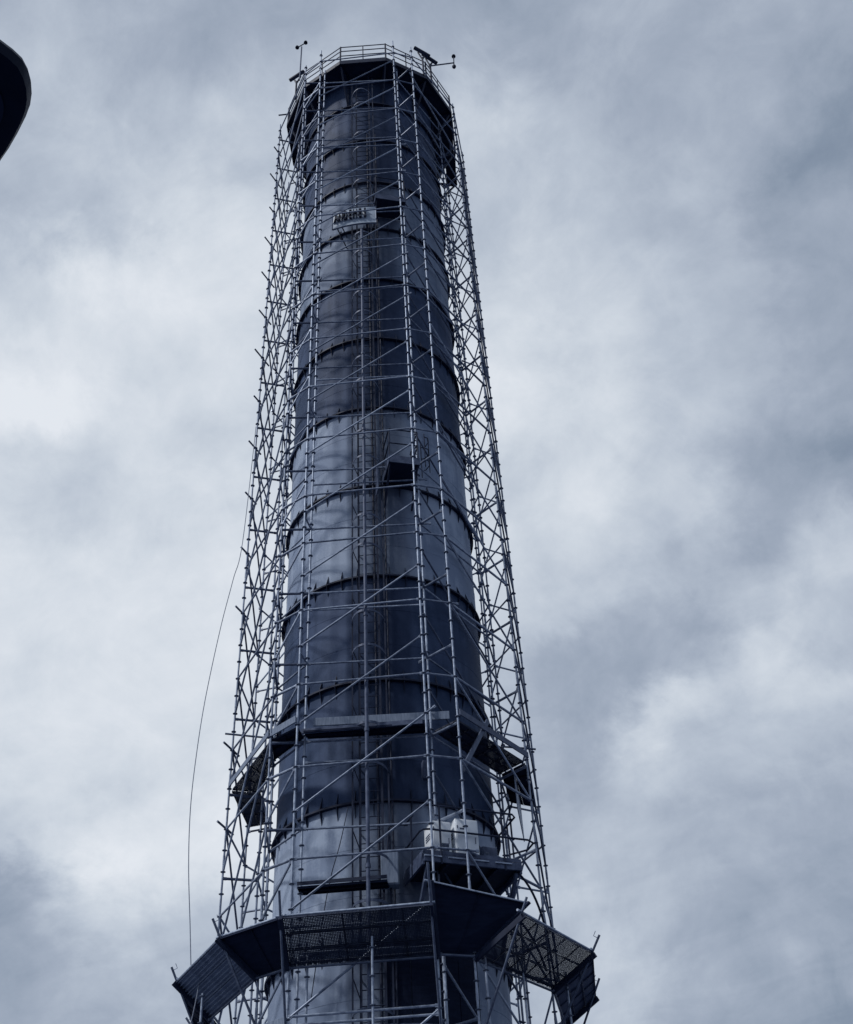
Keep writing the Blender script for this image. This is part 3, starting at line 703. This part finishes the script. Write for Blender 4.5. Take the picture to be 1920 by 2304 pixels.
# hanging gussets / curved stays on the right of the platform
for q0, q1, q2 in (((PW, .2, -.06), (PW+.35, .25, -.30), (PW+.62, .5, -.95)), ((PW-.02, .4, -.9), (PW+.35, .45, -1.2), (PW+.70, .8, -1.75))):
    q0, q1, q2 = map(Vector, (q0, q1, q2)); b = MB(); b.path([q0*(1-t)**2+q1*2*t*(1-t)+q2*t*t for t in [i/8 for i in range(9)]], .024, 8); b.build('stay', 'steel_dark', pf, True)
def cabinet(label, x, y, w, d, h, grille=False, base_z=.0, body='white_cabinet'):
    p = c0 + du*x + dv*y; e = empty('equipment_cabinet', label, 'cabinet', (p.x, p.y, HP+base_z), None, ang)
    quick_box('body', body, e, (0, 0, h/2+.05), (w, d, h), bevel=.025)
    quick_box('plinth', 'steel_dark', e, (0, 0, .025), (w*.9, d*.9, .05))
    quick_box('door', body, e, (.0, -d/2-.006, h/2+.05), (w*.88, .014, h*.9), bevel=.006)
    quick_box('name_plate', 'grille', e, (-w*.2, -d/2-.015, h*.80), (w*.22, .006, .035))
    for zz in (.22, .78): quick_box('hinge', 'steel_mid', e, (-w*.42, -d/2-.016, h*zz+.05), (.018, .012, .06))
    quick_tube('handle', 'steel_mid', e, (w*.33, -d/2-.03, h*.45), (w*.33, -d/2-.03, h*.6), .008, 6)
    if grille:
        quick_box('grille', 'grille', e, (w*.15, -d/2-.015, .24), (w*.36, .012, .24))
        for i in range(6): quick_box('louvre', 'steel_mid', e, (w*.15, -d/2-.024, .15+.035*i), (w*.34, .012, .012))
    for i in range(3): quick_box('side_louvre', 'steel_mid', e, (-w/2-.004, 0, h*.62+.05*i), (.008, d*.5, .02))
    return e
cabinet('larger white cabinet with plain door on the platform', .98, .33, .50, .50, .86)
cabinet('smaller white cabinet with a dark grille next to the larger one', .45, .36, .42, .46, .78, True)
cabinet('dark grey little cabinet at the right end of the platform', 1.62, .62, .34, .34, .50, body='steel_mid')
q = pol(1.2, R_T+.32, 8.72+CAMZ)
e = empty('equipment_cabinet', 'small grey cabinet standing on the walkway against the stack', 'cabinet', q, None, R(1))
quick_box('body', 'board', e, (0, -.05, .36), (.36, .26, .72), bevel=.012); quick_box('door', 'board', e, (0, -.19, .36), (.32, .014, .66))
# small junction box high on the right
q = ony(958, 1735, 22.0); e = empty('junction_box', 'small grey junction box on the dark band under the walkway', 'junction box', q, None, R(14))
quick_box('body', 'steel_mid', e, (0, -.02, 0), (.16, .14, .42), bevel=.01); quick_box('lid', 'steel_mid', e, (0, -.095, 0), (.14, .012, .36))

# ------------------------------------------------------------------ top gallery
GZ = 41.0+CAMZ; GR = 3.38; GO = 10.6
gal = empty('top_gallery', 'twelve sided railed gallery round the top of the stack', 'gallery', (DX, DY, GZ))
def gp(i, r, z): v = pol(GO+30*i, r, 0); return Vector((v.x-DX, v.y-DY, z))
for i in range(12):
    b = MB(); a0, a1, q1, q0 = gp(i, R_T+.03, 0), gp(i+1, R_T+.03, 0), gp(i+1, GR, 0), gp(i, GR, 0); k = Vector((0,0,.05))
    b.hexa([a0-k, a1-k, q1-k, q0-k, a0, a1, q1, q0]); b.build('floor_panel', 'steel_dark', gal)
    d = (q1-q0).normalized(); s = Vector((d.y, -d.x, 0)); mid = (q0+q1)/2
    quick_box('edge_beam', 'steel_dark', gal, mid+s*.02+Vector((0,0,-.07)), ((q1-q0).length, .05, .22), d, s, (0,0,1))
    quick_box('kick_plate', 'steel_mid', gal, mid+s*.0+Vector((0,0,.10)), ((q1-q0).length, .012, .10), d, s, (0,0,1))
    for z in (1.18, .86, .50): quick_tube('hand_rail', 'steel_mid', gal, gp(i, GR, z), gp(i+1, GR, z), .020, 8)
    quick_tube('rail_post', 'steel_dark', gal, gp(i, GR, -.05), gp(i, GR, 1.2), .032, 8)
    m_ = (gp(i, GR, 0)+gp(i+1, GR, 0))/2; quick_tube('rail_post', 'steel_dark', gal, m_, m_+Vector((0,0,1.18)), .020, 8)
    # bracket: radial beam, triangular web below
    e0, e1 = gp(i, R_T, -.12), gp(i, GR-.03, -.12); d = (e1-e0).normalized(); s = Vector((d.y, -d.x, 0))
    b = MB(); w = s*.03
    b.tube(e0+Vector((0,0,-.02)), e1+Vector((0,0,-.02)), .06, 4); b.tube(e1-d*.05+Vector((0,0,-.1)), e0+d*.03+Vector((0,0,-1.7)), .042, 4); b.tube(e0+d*.04, e0+d*.04+Vector((0,0,-1.75)), .05, 4)
    b.build('bracket', 'steel_dark', gal)
# lower side cradle hanging under the gallery
def cradle(label, t0, t1, zt, zb):
    e = empty('hanging_cradle', label, 'cradle', pol((t0+t1)/2, 3.35, zb), 'cradles hung below the gallery'); B = e.location.copy()
    ps = [pol(t0, 3.36, zb)-B, pol(t1, 3.36, zb)-B, pol(t1, R_T+.08, zb)-B, pol(t0, R_T+.08, zb)-B]
    plank_quad(e, ps[0], ps[1], ps[1].lerp(ps[2], .55), ps[0].lerp(ps[3], .55), 1, 'ply_dark', 'plank')
    for th in (t0, t1):
        quick_tube('hanger', 'steel_dark', e, pol(th, 3.36, zb)-B, pol(th, 3.36, zt)-B, .035, 8)
        b = MB(); b.tube(pol(th, 3.30, zb-.05)-B, pol(th, R_T, zb-1.35)-B, .04, 4); b.tube(pol(th, 3.36, zb-.06)-B, pol(th, R_T, zb-.06)-B, .05, 4); b.build('bracket', 'steel_dark', e)
    quick_tube('hand_rail', 'steel_dark', e, pol(t0, 3.36, zb+1.0)-B, pol(t1, 3.36, zb+1.0)-B, .02, 8)
    quick_tube('stay', 'steel_dark', e, pol(t0, 3.36, zb+.1)-B, pol(t1, 3.36, zt-.3)-B, .02, 8)
    b = MB(); b.path([pol(t0+(t1-t0)*.3, 2.9+.25*math.sin(math.pi*k/8), zt-.2+(zb-zt)*k/8)-B for k in range(9)], .04, 6); b.build('curved_stay', 'steel_dark', e, True)
cradle('dark cradle hung under the right side of the gallery', 74, 98, GZ-.1, 38.3+CAMZ)

# floodlights and wind instruments on the gallery
def floodlight(label, th, dz, tilt, yaw_):
    p = pol(th, GR+.02, GZ); e = empty('floodlight', label, 'floodlight', p, 'floodlights on the gallery rail', R(yaw_))
    quick_tube('post', 'steel_dark', e, (0,0,0), (0,0,1.35), .04, 8)
    b = MB(); b.tube((0,0,1.2), (-.15,.05,1.75), .035, 6); b.tube((0,0,1.2), (.15,.05,1.75), .035, 6); b.build('yoke', 'steel_dark', e, True)
    ax = Vector((math.cos(tilt), 0, math.sin(tilt))); az = Vector((-math.sin(tilt), 0, math.cos(tilt)))
    quick_box('lamp_head', 'steel_dark', e, (0, 0, 1.80), (.72, .13, .11), ax, (0,1,0), az, bevel=.02)
    quick_box('lens', 'steel_mid', e, Vector((0, 0, 1.80))-az*.05, (.62, .10, .02), ax, (0,1,0), az)
floodlight('flat headed floodlight on the left side of the gallery rail', -60, 0, .5, -20)
floodlight('flat headed floodlight on the right side of the gallery rail', 38, 0, -.42, 20)
floodlight('second flat floodlight just behind the right hand one', 45, 0, -.40, 25)
def cup(parent, c, ax, r=.075):
    b = MB(); n, m_ = 10, 5; vs = []; ax = Vector(ax).normalized(); x = ax.orthogonal().normalized(); y = ax.cross(x)
    for j in range(m_+1):
        t = (math.pi/2)*j/m_*1.0
        for i in range(n):
            a_ = 2*math.pi*i/n; vs.append(Vector(c)+ax*(r*1.6*math.cos(t))+ (x*math.cos(a_)+y*math.sin(a_))*(r*max(.02, math.sin(t))))
    fs = [(j*n+i, j*n+(i+1) % n, (j+1)*n+(i+1) % n, (j+1)*n+i) for j in range(m_) for i in range(n)] + [tuple(range(n*m_, n*m_+n))]
    b.add(vs, fs); b.build('cup', 'steel_dark', parent, True)
def anemometer(label, a, tip, c1_, c2_):
    a = Vector(a); e = empty('wind_gauge', label, 'wind gauge', a, 'wind gauges on the gallery')
    quick_tube('boom', 'steel_mid', e, (0,0,0), Vector(tip)-a, .028, 8)
    quick_tube('crossbar', 'steel_dark', e, Vector(c1_)-a, Vector(c2_)-a, .022, 8)
    d = (Vector(c2_)-Vector(c1_)).normalized()
    cup(e, Vector(c1_)-a, d*-1 if abs(d.z) > .8 else (0,0,1), .085); cup(e, Vector(c2_)-a, d if abs(d.z) > .8 else (0,0,1), .085)
YA = pol(-58, GR, 0).y
anemometer('twin cup wind gauge on a slanting boom at the left of the gallery', pol(-56, GR, GZ+1.1), ony(679, 105, YA), ony(669, 107, YA), ony(688, 96, YA))
YB = pol(50, GR, 0).y
anemometer('upright twin cup wind gauge on a level boom at the right of the gallery', pol(44, GR, GZ+1.15), ony(1021, 141, YB), ony(1022, 149, YB), ony(1021, 127, YB))
for (x, y), lab in (((632, 256), 'loose tube sticking out below the left end of the gallery'),):
    p = ony(653, 256, 24.2); q = ony(x-5, 259, 24.2); e = tag(quick_tube('loose_tube', 'galv_dark', None, Vector((0,0,0)), q-p, .03), lab, 'tube'); e.location = p
p = ony(1100, 1684, 23.0)
for lab, x0, x1, y0, y1, Y in (('loose tube projecting past the left face beside the upper walkway', 507, 640, 1651, 1664, 23.9), ('loose tube projecting past the right face beside the upper walkway', 1130, 1206, 1680, 1686, 24.3)):
    p = ony(x0, y0, Y); q = ony(x1, y1, Y); e = tag(quick_tube('loose_tube', 'galv_dark', None, Vector((0,0,0)), q-p, TR), lab, 'tube'); e.location = p

# ------------------------------------------------------------------ street lamp close to the camera (upper left corner)
LH = 6.3
outl = [(0,93),(28,114),(50,135),(63,160),(70,186),(71.5,210),(68,235),(58,262),(40,298),(20,333),(0,362),(-35,412),(-80,455),(-140,480),(-200,470),(-250,430),(-280,360),(-285,280),(-265,200),(-215,120),(-150,60),(-90,40),(-40,62)]
pts = [onz(x, y, LH) for x, y in outl]; cen = sum(pts, Vector())/len(pts)
# the pole stands further left, outside the picture
dirp = (onz(-500, 330, LH)-cen); dirp.z = 0; dirp.normalize()
foot = cen + dirp*2.1; foot.z = 0
lampo = empty('street_lamp', 'dark rounded street lamp head reaching in overhead on an arm', 'street lamp', foot)
prof = [(.0, -.055), (.55, -.055), (.86, -.050), (.95, -.040), (1.0, .0), (.97, .035), (.86, .085), (.6, .13), (.3, .15), (0, .155)]
b = MB(); vs = []; fs = []; n = len(pts); m_ = len(prof)
for s_, z_ in prof:
    for p in pts: vs.append((cen + (p-cen)*max(s_, .002)) + Vector((0,0,z_)) - foot)
for j in range(m_-1):
    for i in range(n): fs.append((j*n+(i+1) % n, j*n+i, (j+1)*n+i, (j+1)*n+(i+1) % n))
b.add(vs, fs); b.build('lamp_head', 'lamp_shell', lampo, True)
b = MB(); b.add([(cen+(p-cen)*.6+Vector((0,0,-.062))-foot) for p in pts], [tuple(range(n-1, -1, -1))]); b.build('lens', 'steel_dark', lampo)
b = MB(); a_ = cen-foot; b.path([(0,0,5.4), (0,0,6.0), Vector((0,0,6.28))-dirp*.15, Vector((0,0,6.40))-dirp*.5, a_+dirp*.25+Vector((0,0,.06))], .035, 10); b.build('arm', 'galv_dark', lampo, True)
b = MB(); b.tube((0,0,0), (0,0,5.5), .075, 14, .05); b.tube((0,0,0), (0,0,.03), .17, 14); b.build('pole', 'galv_dark', lampo, True)
print('counts', counts, 'rosettes', nros, 'gussets', ng, 'objects', len(bpy.data.objects))
